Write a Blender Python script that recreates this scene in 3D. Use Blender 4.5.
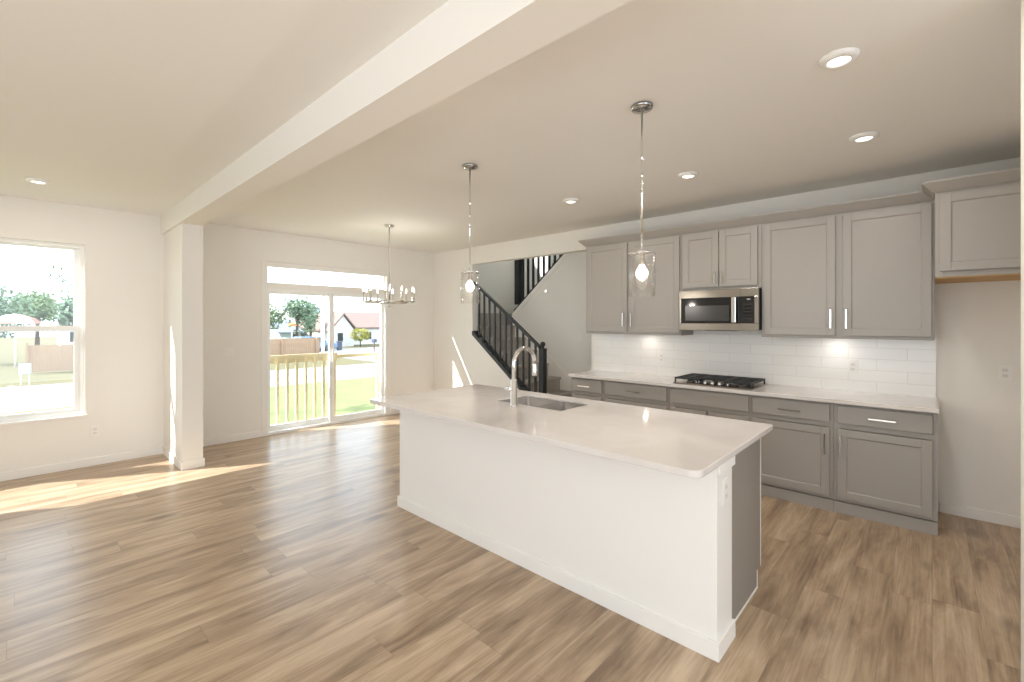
import bpy, bmesh, math, random
from mathutils import Vector, Matrix

# ------------------------------------------------------------------ camera, sky, sun, exposure
for o in list(bpy.data.objects):
    bpy.data.objects.remove(o)
SC = bpy.context.scene
COL = SC.collection
IW, IH, FPX, TH, HOR, CAMZ = 1024, 682, 454.7, math.radians(47.25), 321.8, 1.53
cd = bpy.data.cameras.new('camera')
cd.sensor_width = 36.0
cd.lens = 36.0 * FPX / IW
cd.shift_y = -(IH / 2 - HOR) / IW
cd.clip_start = 0.05
cd.clip_end = 400
cam = bpy.data.objects.new('camera', cd)
COL.objects.link(cam)
cam.location = (0, 0, CAMZ)
cam.rotation_euler = (math.pi / 2, 0, -TH)
SC.camera = cam

SUN_DIR = Vector((1.85, -1.0, -1.57)).normalized()
sd = bpy.data.lights.new('sun', 'SUN')
sd.energy = 13.0
sd.angle = math.radians(0.6)
sd.color = (1.0, 0.98, 0.96)
sun = bpy.data.objects.new('sun', sd)
COL.objects.link(sun)
sun.rotation_euler = SUN_DIR.to_track_quat('-Z', 'Y').to_euler()
sun.location = (-10, 12, 14)

wd = bpy.data.worlds.new('sky')
SC.world = wd
wd.use_nodes = True
wn = wd.node_tree.nodes
wl = wd.node_tree.links
wn.clear()
w_out = wn.new('ShaderNodeOutputWorld')
w_bg = wn.new('ShaderNodeBackground')
w_tc = wn.new('ShaderNodeTexCoord')
w_sep = wn.new('ShaderNodeSeparateXYZ')
w_rmp = wn.new('ShaderNodeValToRGB')
w_rmp.color_ramp.elements[0].position = 0.0
w_rmp.color_ramp.elements[0].color = (0.80, 0.90, 1.0, 1)
w_rmp.color_ramp.elements[1].position = 0.7
w_rmp.color_ramp.elements[1].color = (0.72, 0.86, 1.0, 1)
wl.new(w_tc.outputs['Generated'], w_sep.inputs[0])
wl.new(w_sep.outputs['Z'], w_rmp.inputs[0])
wl.new(w_rmp.outputs[0], w_bg.inputs['Color'])
w_bg.inputs['Strength'].default_value = 4.2
wl.new(w_bg.outputs[0], w_out.inputs[0])

CAN_W = 5.5          # watts of one recessed lamp
BULB_W = 11.0          # watts of one pendant bulb
WARM = (1.0, 0.93, 0.86)
SC.view_settings.view_transform = 'Standard'
SC.view_settings.look = 'None'
SC.view_settings.exposure = 0.07
SC.view_settings.gamma = 1.0
SC.view_settings.use_curve_mapping = False
SC.cycles.max_bounces = 14
SC.cycles.diffuse_bounces = 9
SC.cycles.glossy_bounces = 6
SC.cycles.transparent_max_bounces = 16
SC.cycles.caustics_reflective = False
SC.cycles.caustics_refractive = False
SC.cycles.sample_clamp_indirect = 6.0
random.seed(7)

# ------------------------------------------------------------------ materials
def srgb(r, g, b):
    def f(c):
        c /= 255.0
        return c / 12.92 if c <= 0.04045 else ((c + 0.055) / 1.055) ** 2.4
    return (f(r), f(g), f(b), 1.0)

MATS = {}
def mat(name, col, rough=0.5, metal=0.0, spec=0.5, noise=None, bump=0.0, bscale=60.0, coat=0.0):
    m = bpy.data.materials.new(name)
    m.use_nodes = True
    nt = m.node_tree
    b = nt.nodes['Principled BSDF']
    b.inputs['Base Color'].default_value = col
    b.inputs['Roughness'].default_value = rough
    b.inputs['Metallic'].default_value = metal
    b.inputs['Specular IOR Level'].default_value = spec
    b.inputs['Coat Weight'].default_value = coat
    tc = nt.nodes.new('ShaderNodeTexCoord')
    if noise:
        amt, scale = noise
        n = nt.nodes.new('ShaderNodeTexNoise')
        n.inputs['Scale'].default_value = scale
        n.inputs['Detail'].default_value = 4
        mx = nt.nodes.new('ShaderNodeMix')
        mx.data_type = 'RGBA'
        mx.inputs['A'].default_value = tuple(c * (1 - amt) for c in col[:3]) + (1,)
        mx.inputs['B'].default_value = tuple(min(1, c * (1 + amt)) for c in col[:3]) + (1,)
        nt.links.new(tc.outputs['Object'], n.inputs['Vector'])
        nt.links.new(n.outputs['Fac'], mx.inputs['Factor'])
        nt.links.new(mx.outputs['Result'], b.inputs['Base Color'])
    if bump:
        n2 = nt.nodes.new('ShaderNodeTexNoise')
        n2.inputs['Scale'].default_value = bscale
        n2.inputs['Detail'].default_value = 3
        bp = nt.nodes.new('ShaderNodeBump')
        bp.inputs['Strength'].default_value = bump
        bp.inputs['Distance'].default_value = 0.004
        nt.links.new(tc.outputs['Object'], n2.inputs['Vector'])
        nt.links.new(n2.outputs['Fac'], bp.inputs['Height'])
        nt.links.new(bp.outputs[0], b.inputs['Normal'])
    MATS[name] = m
    return m

def emis(name, col, s):
    m = bpy.data.materials.new(name)
    m.use_nodes = True
    b = m.node_tree.nodes['Principled BSDF']
    b.inputs['Base Color'].default_value = (0.9, 0.9, 0.88, 1)
    b.inputs['Emission Color'].default_value = col
    b.inputs['Emission Strength'].default_value = s
    MATS[name] = m
    return m

def glass(name, tint=(1, 1, 1, 1), refl=0.12, rough=0.0):
    m = bpy.data.materials.new(name)
    m.use_nodes = True
    nt = m.node_tree
    nt.nodes.clear()
    out = nt.nodes.new('ShaderNodeOutputMaterial')
    mix = nt.nodes.new('ShaderNodeMixShader')
    tr = nt.nodes.new('ShaderNodeBsdfTransparent')
    tr.inputs[0].default_value = tint
    gl = nt.nodes.new('ShaderNodeBsdfGlossy')
    gl.inputs['Roughness'].default_value = rough
    lw = nt.nodes.new('ShaderNodeLayerWeight')
    lw.inputs['Blend'].default_value = 0.5
    pw = nt.nodes.new('ShaderNodeMath')
    pw.operation = 'POWER'
    pw.inputs[1].default_value = 4.0 if refl < 0.5 else 2.2
    ma = nt.nodes.new('ShaderNodeMath')
    ma.operation = 'MULTIPLY_ADD'
    ma.inputs[1].default_value = refl
    ma.inputs[2].default_value = 0.03
    nt.links.new(lw.outputs['Facing'], pw.inputs[0])
    nt.links.new(pw.outputs[0], ma.inputs[0])
    nt.links.new(ma.outputs[0], mix.inputs[0])
    nt.links.new(tr.outputs[0], mix.inputs[1])
    nt.links.new(gl.outputs[0], mix.inputs[2])
    nt.links.new(mix.outputs[0], out.inputs[0])
    MATS[name] = m
    return m

def floor_mat():
    m = bpy.data.materials.new('oak_planks')
    m.use_nodes = True
    nt = m.node_tree
    N, L = nt.nodes, nt.links
    b = N['Principled BSDF']
    tc = N.new('ShaderNodeTexCoord')
    sep = N.new('ShaderNodeSeparateXYZ')
    L.new(tc.outputs['Object'], sep.inputs[0])
    def math_(op, a, bb=None, c=None):
        n = N.new('ShaderNodeMath')
        n.operation = op
        for i, v in enumerate((a, bb, c)):
            if v is None:
                continue
            if isinstance(v, (int, float)):
                n.inputs[i].default_value = v
            else:
                L.new(v, n.inputs[i])
        return n.outputs[0]
    yv = math_('DIVIDE', sep.outputs['Y'], 0.181)
    row = math_('FLOOR', yv)
    fy = math_('FRACT', yv)
    wn1 = N.new('ShaderNodeTexWhiteNoise')
    wn1.noise_dimensions = '1D'
    L.new(row, wn1.inputs['W'])
    xv = math_('ADD', math_('DIVIDE', sep.outputs['X'], 1.22), math_('MULTIPLY', wn1.outputs['Value'], 7.31))
    pid = math_('FLOOR', xv)
    fx = math_('FRACT', xv)
    cmb = N.new('ShaderNodeCombineXYZ')
    L.new(row, cmb.inputs[0]); L.new(pid, cmb.inputs[1])
    wn2 = N.new('ShaderNodeTexWhiteNoise')
    wn2.noise_dimensions = '2D'
    L.new(cmb.outputs[0], wn2.inputs['Vector'])
    # grain coordinates, shifted per plank
    gx = math_('ADD', math_('MULTIPLY', sep.outputs['X'], 1.0), math_('MULTIPLY', wn2.outputs['Value'], 37.0))
    gc = N.new('ShaderNodeCombineXYZ')
    L.new(gx, gc.inputs[0]); L.new(math_('MULTIPLY', sep.outputs['Y'], 7.0), gc.inputs[1]); L.new(row, gc.inputs[2])
    n1 = N.new('ShaderNodeTexNoise')
    n1.inputs['Scale'].default_value = 1.5
    n1.inputs['Detail'].default_value = 5
    n1.inputs['Roughness'].default_value = 0.62
    n1.inputs['Distortion'].default_value = 0.5
    L.new(gc.outputs[0], n1.inputs['Vector'])
    gc2 = N.new('ShaderNodeCombineXYZ')
    L.new(math_('MULTIPLY', gx, 2.0), gc2.inputs[0]); L.new(math_('MULTIPLY', sep.outputs['Y'], 70.0), gc2.inputs[1]); L.new(row, gc2.inputs[2])
    n2 = N.new('ShaderNodeTexNoise')
    n2.inputs['Scale'].default_value = 1.4
    n2.inputs['Detail'].default_value = 3
    L.new(gc2.outputs[0], n2.inputs['Vector'])
    r1 = N.new('ShaderNodeValToRGB')
    e = r1.color_ramp.elements
    e[0].position = 0.33; e[0].color = srgb(130, 108, 86)
    e[1].position = 0.68; e[1].color = srgb(204, 182, 155)
    e2 = r1.color_ramp.elements.new(0.5); e2.color = srgb(173, 149, 122)
    tone = math_('ADD', math_('MULTIPLY', n1.outputs['Fac'], 0.78), math_('MULTIPLY', n2.outputs['Fac'], 0.22))
    tone = math_('ADD', tone, math_('MULTIPLY', math_('SUBTRACT', wn2.outputs['Value'], 0.5), 0.09))
    L.new(tone, r1.inputs[0])
    # knots
    kn = N.new('ShaderNodeTexVoronoi')
    kn.inputs['Scale'].default_value = 1.0
    kc = N.new('ShaderNodeCombineXYZ')
    L.new(math_('MULTIPLY', gx, 1.1), kc.inputs[0]); L.new(math_('MULTIPLY', sep.outputs['Y'], 2.6), kc.inputs[1])
    L.new(kc.outputs[0], kn.inputs['Vector'])
    kr = N.new('ShaderNodeMapRange')
    kr.inputs['From Min'].default_value = 0.02; kr.inputs['From Max'].default_value = 0.15
    kr.inputs['To Min'].default_value = 0.42; kr.inputs['To Max'].default_value = 1.0
    L.new(kn.outputs['Distance'], kr.inputs['Value'])
    # seams
    sy = math_('MINIMUM', fy, math_('SUBTRACT', 1.0, fy))
    sx = math_('MULTIPLY', math_('MINIMUM', fx, math_('SUBTRACT', 1.0, fx)), 6.7)
    sm = math_('MINIMUM', sx, sy)
    mr = N.new('ShaderNodeMapRange')
    mr.inputs['From Min'].default_value = 0.0; mr.inputs['From Max'].default_value = 0.016
    mr.inputs['To Min'].default_value = 0.72; mr.inputs['To Max'].default_value = 1.0
    L.new(sm, mr.inputs['Value'])
    mul = N.new('ShaderNodeMix')
    mul.data_type = 'RGBA'; mul.blend_type = 'MULTIPLY'; mul.inputs['Factor'].default_value = 1.0
    L.new(r1.outputs[0], mul.inputs['A'])
    L.new(math_('MULTIPLY', mr.outputs[0], kr.outputs[0]), mul.inputs['B'])
    L.new(mul.outputs['Result'], b.inputs['Base Color'])
    b.inputs['Roughness'].default_value = 0.3
    b.inputs['Specular IOR Level'].default_value = 0.5
    bp = N.new('ShaderNodeBump')
    bp.inputs['Strength'].default_value = 0.12
    bp.inputs['Distance'].default_value = 0.003
    L.new(math_('ADD', mr.outputs[0], math_('MULTIPLY', n2.outputs['Fac'], 0.3)), bp.inputs['Height'])
    L.new(bp.outputs[0], b.inputs['Normal'])
    MATS['oak'] = m

def tile_mat():
    m = bpy.data.materials.new('subway_tile')
    m.use_nodes = True
    nt = m.node_tree
    N, L = nt.nodes, nt.links
    b = N['Principled BSDF']
    tc = N.new('ShaderNodeTexCoord')
    sep = N.new('ShaderNodeSeparateXYZ')
    L.new(tc.outputs['Object'], sep.inputs[0])
    cmb = N.new('ShaderNodeCombineXYZ')
    a1 = N.new('ShaderNodeMath'); a1.operation = 'SUBTRACT'; a1.inputs[1].default_value = 0.152 - 0.4 * 20
    a2 = N.new('ShaderNodeMath'); a2.operation = 'SUBTRACT'; a2.inputs[1].default_value = 0.914
    L.new(sep.outputs['Y'], a1.inputs[0]); L.new(sep.outputs['Z'], a2.inputs[0])
    L.new(a1.outputs[0], cmb.inputs[0]); L.new(a2.outputs[0], cmb.inputs[1])
    br = N.new('ShaderNodeTexBrick')
    br.offset = 0.5; br.offset_frequency = 2
    br.inputs['Color1'].default_value = srgb(242, 240, 236)
    br.inputs['Color2'].default_value = srgb(238, 236, 232)
    br.inputs['Mortar'].default_value = srgb(216, 212, 206)
    br.inputs['Scale'].default_value = 1.0
    br.inputs['Mortar Size'].default_value = 0.0014
    br.inputs['Mortar Smooth'].default_value = 0.1
    br.inputs['Brick Width'].default_value = 0.4
    br.inputs['Row Height'].default_value = 0.0975
    L.new(cmb.outputs[0], br.inputs['Vector'])
    L.new(br.outputs['Color'], b.inputs['Base Color'])
    b.inputs['Roughness'].default_value = 0.13
    bp = N.new('ShaderNodeBump'); bp.invert = True
    bp.inputs['Strength'].default_value = 0.5; bp.inputs['Distance'].default_value = 0.002
    L.new(br.outputs['Fac'], bp.inputs['Height'])
    L.new(bp.outputs[0], b.inputs['Normal'])
    MATS['tile'] = m

def quartz_mat():
    m = bpy.data.materials.new('white_quartz')
    m.use_nodes = True
    nt = m.node_tree
    N, L = nt.nodes, nt.links
    b = N['Principled BSDF']
    tc = N.new('ShaderNodeTexCoord')
    n = N.new('ShaderNodeTexNoise')
    n.inputs['Scale'].default_value = 3.2; n.inputs['Detail'].default_value = 7; n.inputs['Distortion'].default_value = 1.2
    n2 = N.new('ShaderNodeTexNoise')
    n2.inputs['Scale'].default_value = 180; n2.inputs['Detail'].default_value = 2
    r = N.new('ShaderNodeValToRGB')
    r.color_ramp.elements[0].position = 0.3; r.color_ramp.elements[0].color = srgb(214, 208, 203)
    r.color_ramp.elements[1].position = 0.62; r.color_ramp.elements[1].color = srgb(220, 215, 211)
    e = r.color_ramp.elements.new(0.49); e.color = srgb(217, 211, 206)
    ad = N.new('ShaderNodeMath'); ad.operation = 'MULTIPLY_ADD'; ad.inputs[1].default_value = 0.25
    sb = N.new('ShaderNodeMath'); sb.operation = 'SUBTRACT'; sb.inputs[1].default_value = 0.125
    L.new(tc.outputs['Object'], n.inputs['Vector']); L.new(tc.outputs['Object'], n2.inputs['Vector'])
    L.new(n2.outputs['Fac'], ad.inputs[0]); L.new(n.outputs['Fac'], sb.inputs[0]); L.new(sb.outputs[0], ad.inputs[2])
    L.new(ad.outputs[0], r.inputs[0]); L.new(r.outputs[0], b.inputs['Base Color'])
    b.inputs['Roughness'].default_value = 0.08
    MATS['quartz'] = m

WALLC = srgb(234, 231, 225)
mat('wall', WALLC, 0.9, spec=0.2, bump=0.05, bscale=140)
mat('ceil', srgb(236, 234, 230), 0.95, spec=0.15, bump=0.05, bscale=120)
mat('trim', srgb(236, 233, 228), 0.45)
mat('vinyl', srgb(240, 240, 238), 0.35)
mat('cab', srgb(162, 157, 150), 0.42)
mat('cab_shaded', srgb(146, 139, 130), 0.5)  # darker copy of the cabinet paint, shade of the island end in its colour
mat('raw_wood', srgb(196, 160, 110), 0.7, noise=(0.12, 12))
mat('black', srgb(30, 34, 37), 0.38)
mat('carpet', srgb(176, 169, 162), 1.0, spec=0.05, noise=(0.2, 220), bump=0.8, bscale=260)
mat('chrome', (0.82, 0.82, 0.82, 1), 0.08, 1.0)
mat('chrome_dark_reflection', (0.42, 0.43, 0.43, 1), 0.06, 1.0)  # chrome with the dark reflections of the canopies put into its colour
mat('nickel', (0.80, 0.78, 0.75, 1), 0.16, 1.0)
mat('steel', (0.33, 0.30, 0.265, 1), 0.22, 1.0, noise=(0.04, 8))
mat('sink_steel', (0.30, 0.285, 0.27, 1), 0.42, 0.6)
mat('black_glass', (0.012, 0.012, 0.014, 1), 0.06)
mat('window_mesh', (0.045, 0.045, 0.045, 1), 0.2)
mat('iron', (0.02, 0.02, 0.021, 1), 0.55, bump=0.2, bscale=300)
mat('plastic', srgb(236, 233, 228), 0.35)
mat('plastic_grey', srgb(224, 221, 216), 0.4)
mat('slot', srgb(150, 146, 141), 0.5)
mat('print', srgb(190, 195, 198), 0.5)
mat('rubber', (0.015, 0.015, 0.015, 1), 0.6)
glass('pane', (0.97, 0.98, 0.98, 1), 0.35)
glass('shade_glass', (0.995, 0.995, 0.995, 1), 0.65)
emis('lamp_lens', (1.0, 0.92, 0.80, 1), 4.0)
emis('bulb', (1.0, 0.90, 0.74, 1), 6.0)
emis('flame', (1.0, 0.84, 0.62, 1), 5.0)
floor_mat(); tile_mat(); quartz_mat()
mat('grass', srgb(116, 122, 82), 1.0, spec=0.1, noise=(0.25, 1.2))
mat('dry_grass', srgb(104, 98, 74), 1.0, spec=0.1, noise=(0.2, 0.9))
mat('concrete', srgb(150, 149, 149), 0.9, noise=(0.06, 1.5))
mat('pine', srgb(222, 204, 166), 0.75, noise=(0.12, 9))
mat('fence_wood', srgb(166, 138, 114), 0.9, noise=(0.15, 3))
mat('siding', srgb(216, 214, 210), 0.8, noise=(0.04, 4))
mat('siding_green', srgb(168, 186, 184), 0.8, noise=(0.04, 4))
mat('shingle', srgb(124, 104, 96), 0.95, noise=(0.15, 6))
mat('shingle_grey', srgb(120, 124, 132), 0.95, noise=(0.15, 6))
mat('leaf', srgb(112, 130, 104), 0.9, spec=0.2, noise=(0.3, 2.0))
mat('leaf_light', srgb(116, 132, 92), 0.9, spec=0.2, noise=(0.3, 2.0))
mat('leaf_yellow', srgb(140, 136, 60), 0.9, spec=0.2, noise=(0.2, 3.0))
mat('bark', srgb(96, 82, 68), 1.0, noise=(0.2, 5))
mat('car_white', srgb(225, 225, 226), 0.25)
mat('car_blue', srgb(104, 128, 156), 0.25)
mat('car_red', srgb(176, 110, 98), 0.8)
mat('orange', srgb(200, 120, 56), 0.6)
mat('bin_blue', srgb(70, 78, 96), 0.5)
mat('sign_blue', srgb(172, 182, 188), 0.6)
mat('dark_window', (0.05, 0.06, 0.07, 1), 0.1)

# ------------------------------------------------------------------ helpers
class MB:
    """collects shapes in world coordinates, then links them as ONE mesh object"""
    def __init__(self):
        self.bm = bmesh.new()
    def box(self, x0, x1, y0, y1, z0, z1):
        x0, x1 = sorted((x0, x1)); y0, y1 = sorted((y0, y1)); z0, z1 = sorted((z0, z1))
        v = [self.bm.verts.new((x, y, z)) for x in (x0, x1) for y in (y0, y1) for z in (z0, z1)]
        for f in ((0, 1, 3, 2), (4, 6, 7, 5), (0, 4, 5, 1), (2, 3, 7, 6), (0, 2, 6, 4), (1, 5, 7, 3)):
            self.bm.faces.new([v[i] for i in f])
        return self
    def prism(self, pts, d):
        """closed polygon of 3D points pushed along vector d"""
        d = Vector(d)
        a = [self.bm.verts.new(Vector(p)) for p in pts]
        b = [self.bm.verts.new(Vector(p) + d) for p in pts]
        self.bm.faces.new(a); self.bm.faces.new(b[::-1])
        n = len(pts)
        for i in range(n):
            self.bm.faces.new([a[i], b[i], b[(i + 1) % n], a[(i + 1) % n]])
        return self
    def tube(self, path, r, seg=14, cap=True):
        path = [Vector(p) for p in path]
        rs = r if isinstance(r, (list, tuple)) else [r] * len(path)
        rings = []
        t0 = (path[1] - path[0]).normalized()
        up = Vector((0, 0, 1)) if abs(t0.z) < 0.9 else Vector((1, 0, 0))
        nrm = t0.cross(up).normalized()
        for i, p in enumerate(path):
            if i == 0: t = path[1] - path[0]
            elif i == len(path) - 1: t = path[-1] - path[-2]
            else: t = (path[i + 1] - path[i]).normalized() + (path[i] - path[i - 1]).normalized()
            t.normalize()
            nrm = (nrm - t * nrm.dot(t)).normalized()
            bi = t.cross(nrm)
            rings.append([self.bm.verts.new(p + (nrm * math.cos(a) + bi * math.sin(a)) * rs[i]) for a in [2 * math.pi * k / seg for k in range(seg)]])
        for A, B in zip(rings, rings[1:]):
            for k in range(seg):
                f = self.bm.faces.new([A[k], A[(k + 1) % seg], B[(k + 1) % seg], B[k]])
                f.smooth = True
        if cap:
            self.bm.faces.new(rings[0][::-1]); self.bm.faces.new(rings[-1])
        return self
    def lathe(self, c, prof, seg=28, close=False):
        """profile of (r, z) about the vertical axis through c"""
        c = Vector(c)
        rings = []
        for r, z in prof:
            if r < 1e-6:
                rings.append([self.bm.verts.new(c + Vector((0, 0, z)))])
            else:
                rings.append([self.bm.verts.new(c + Vector((r * math.cos(2 * math.pi * k / seg), r * math.sin(2 * math.pi * k / seg), z))) for k in range(seg)])
        pairs = list(zip(rings, rings[1:]))
        if close: pairs.append((rings[-1], rings[0]))
        for A, B in pairs:
            for k in range(seg):
                k2 = (k + 1) % seg
                if len(A) == 1 and len(B) == 1: continue
                if len(A) == 1: f = self.bm.faces.new([A[0], B[k2], B[k]])
                elif len(B) == 1: f = self.bm.faces.new([A[k], A[k2], B[0]])
                else: f = self.bm.faces.new([A[k], A[k2], B[k2], B[k]])
                f.smooth = True
        return self
    def ball(self, c, r, sub=2, jitter=0.0, sc=(1, 1, 1)):
        n0 = len(self.bm.verts)
        ret = bmesh.ops.create_icosphere(self.bm, subdivisions=sub, radius=1.0)
        for v in ret['verts']:
            k = r * (1 + random.uniform(-jitter, jitter))
            v.co = Vector((v.co.x * k * sc[0], v.co.y * k * sc[1], v.co.z * k * sc[2])) + Vector(c)
            for f in v.link_faces: f.smooth = True
        return self
    def leafs(self, c, r, n, size, sc=(1, 1, 1)):
        c = Vector(c)
        for _ in range(n):
            while True:
                d = Vector((random.uniform(-1, 1), random.uniform(-1, 1), random.uniform(-1, 1)))
                if 0.3 < d.length < 1: break
            p = c + Vector((d.x * r * sc[0], d.y * r * sc[1], d.z * r * sc[2]))
            a = Vector((random.gauss(0, 1), random.gauss(0, 1), random.gauss(0, 1))).normalized()
            b = a.orthogonal().normalized(); s = size * random.uniform(0.6, 1.3)
            q = [self.bm.verts.new(p + x) for x in (a * s, b * s * 0.6, -a * s, -b * s * 0.6)]
            self.bm.faces.new(q)
        return self
    def build(self, name, m, parent=None, bev=0.0, seg=2, **props):
        bmesh.ops.recalc_face_normals(self.bm, faces=self.bm.faces)
        off = Vector((0, 0, 0))
        p = parent
        while p is not None:
            off += p.location
            p = p.parent
        if off.length > 0:
            bmesh.ops.translate(self.bm, verts=self.bm.verts, vec=-off)
        me = bpy.data.meshes.new(name)
        self.bm.to_mesh(me); self.bm.free()
        me.materials.append(MATS[m])
        o = bpy.data.objects.new(name, me)
        COL.objects.link(o)
        o.parent = parent
        if bev:
            md = o.modifiers.new('bevel', 'BEVEL')
            md.width = bev; md.segments = seg; md.limit_method = 'ANGLE'; md.angle_limit = math.radians(50)
        for k, v in props.items():
            o[k] = v
        return o

def tag(o, label=None, cat=None, group=None, kind=None):
    if label: o['label'] = label
    if cat: o['category'] = cat
    if group: o['group'] = group
    if kind: o['kind'] = kind
    return o

def thing(name, label, cat, loc, group=None):
    o = bpy.data.objects.new(name, None)
    o.empty_display_size = 0.1
    COL.objects.link(o)
    o.location = loc
    return tag(o, label, cat, group)

def struct(name, mb, m, parent=None, bev=0.0, label=None):
    o = mb.build(name, m, parent, bev)
    if parent is None:
        o['kind'] = 'structure'
        if label: o['label'] = label
    return o

def sroot(name, loc=(0, 0, 0), label=None):
    o = bpy.data.objects.new(name, None)
    COL.objects.link(o)
    o.location = loc
    return tag(o, label, None, None, 'structure')

def copy_tree(o, parent=None):
    c = o.copy()
    COL.objects.link(c)
    c.parent = parent
    for ch in list(o.children):
        copy_tree(ch, c)
    return c

def lamp(name, kind, loc, watts, parent=None, size=0.1, color=WARM, rot=(0, 0, 0), spread=None):
    ld = bpy.data.lights.new(name, kind)
    ld.energy = watts
    ld.color = color
    if kind == 'AREA':
        ld.shape = 'DISK'; ld.size = size
        if spread: ld.spread = spread
    elif kind == 'POINT':
        ld.shadow_soft_size = size
    o = bpy.data.objects.new(name, ld)
    COL.objects.link(o)
    off = Vector((0, 0, 0)); p = parent
    while p is not None:
        off += p.location; p = p.parent
    o.parent = parent
    o.location = Vector(loc) - off
    o.rotation_euler = rot
    return o

# ------------------------------------------------------------------ the room
W, K, CZ, CT = 6.56, 5.03, 2.75, 0.914
WT = 0.15
XL, YB = -3.4, -3.6                      # far left wall, rear line left partly open for sky fill light
struct('floor', MB().box(XL, 7.4, YB, W + WT, -0.12, 0.0), 'oak', label='oak plank floor of the open kitchen and living room')
SX0, SY0 = K + 0.12, 2.6                 # stairwell corner
c = MB()
c.box(XL, SX0, YB, W + WT, CZ, CZ + 0.3)
c.box(SX0, 7.4, YB, SY0, CZ, CZ + 0.3)
struct('ceiling', c, 'ceil', label='smooth white ceiling with recessed lamps')
struct('ceiling_stairwell', MB().box(SX0, 7.4, SY0, W + WT, 5.4, 5.55), 'ceil')

# far wall, with the openings of two windows, the patio door and the transom
w = MB()
def wall_y(w, y0, y1, x0, x1, z0, z1, holes):
    """wall in the plane y with rectangular holes (hx0,hx1,hz0,hz1) sharing no x-range"""
    xs = x0
    allh = {}
    for h in holes: allh.setdefault((h[0], h[1]), []).append((h[2], h[3]))
    for (a, b) in sorted(allh):
        w.box(xs, a, y0, y1, z0, z1)
        z = z0
        for (p, q) in sorted(allh[(a, b)]):
            if p > z: w.box(a, b, y0, y1, z, p)
            z = q
        if z < z1: w.box(a, b, y0, y1, z, z1)
        xs = b
    w.box(xs, x1, y0, y1, z0, z1)
WX0, WX1, WZ0, WZ1 = -0.225, 0.464, 0.551, 2.343
DX0, DX1, DZ1 = 2.235, 4.075, 1.975
TZ0, TZ1 = 2.055, 2.34
VX0, VX1 = -2.45, -0.55
wall_y(w, W, W + WT, XL - 0.15, SX0, 0, CZ + 0.3,
       [(VX0, VX1, WZ0, WZ1), (WX0, WX1, WZ0, WZ1), (DX0, DX1, 0.0, DZ1), (DX0, DX1, TZ0, TZ1)])
struct('wall_far', w, 'wall', label='far white wall with window and sliding patio door')
wf_ = MB()
wall_y(wf_, W, W + WT, SX0, 7.4, 0, 5.4, [(5.25, 7.2, 3.48, 5.2)])
struct('wall_stairwell_far', wf_, 'wall')
struct('wall_rear', MB().box(1.4, 7.4, YB - 0.15, YB, 0, CZ).box(XL - 0.15, -1.3, YB - 0.15, YB, 0, CZ), 'wall')  # unseen rear wall pieces, added to cut sky light on kitchen and far wall
wl_ = MB()
wl_.box(XL - 0.15, XL, YB, -3.2, 0, CZ); wl_.box(XL - 0.15, XL, 2.2, W, 0, CZ)
wl_.box(XL - 0.15, XL, -3.2, 2.2, 0, 0.12); wl_.box(XL - 0.15, XL, -3.2, 2.2, 2.6, CZ)
struct('wall_left', wl_, 'wall')
sl = sroot('fill_window', (XL - 0.08, -0.9, 0.12))  # unseen window wall, added and sized to bring fill light from the left
f = MB()
for y in (-3.2, -1.4, 0.4, 2.14): f.box(XL - 0.12, XL - 0.02, y, y + 0.06, 0.12, 2.6)
for a, b_end in ((-3.14, -1.4), (-1.34, 0.4), (0.46, 2.14)):
    f.box(XL - 0.12, XL - 0.02, a, b_end, 0.12, 0.18); f.box(XL - 0.12, XL - 0.02, a, b_end, 2.54, 2.6)
f.build('window_frame', 'vinyl', sl)
# kitchen wall with the stair opening: solid, knee wall under the stair, header, jamb
KY1, OJ, HZ = 3.245, 5.534, 2.475
def zl(y): return 0.545 + 0.765 * (y - 4.517)
kw = MB()
kw.box(K, SX0, -1.2, KY1, 0, CZ)
kw.box(K, SX0, KY1, OJ, HZ, CZ)
kw.box(K, SX0, OJ, W, 0, CZ)
y_a = 4.12
kw.prism([(K, y_a, 0), (K, OJ, 0), (K, OJ, zl(OJ)), (K, y_a, zl(y_a))], (SX0 - K, 0, 0))
struct('wall_kitchen', kw, 'wall', label='white kitchen wall with stair opening')
struct('wall_upper_landing', MB().box(K, SX0, SY0, W, CZ + 0.3, 5.4), 'wall')
SWX = 7.25
sw = MB().box(SWX, SWX + 0.15, -1.2, W, 0, 5.4)
struct('wall_stairwell', sw, 'wall')
struct('wall_stairwell_rear', MB().box(SX0, SWX, SY0 - 0.12, SY0, 0, 5.4), 'wall')
struct('wall_alcove', MB().box(4.3, K, -1.12, -1.0, 0, CZ), 'wall')
struct('wall_right', MB().box(2.36, 2.48, YB, -0.237, 0, CZ), 'wall', label='near white wall end at the right edge')
# ceiling beam and its pilaster
BX0, BX1, BZ = 1.105, 1.31, 2.545
PBX0, PBX1 = 1.134, 1.318
struct('ceiling_beam', MB().box(BX0, BX1, YB, W, BZ, CZ), 'wall', label='long dropped white ceiling beam')
struct('wall_pilaster', MB().box(PBX0, PBX1, 5.68, W, 0, BZ), 'wall', label='white pilaster below the ceiling beam')
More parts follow.
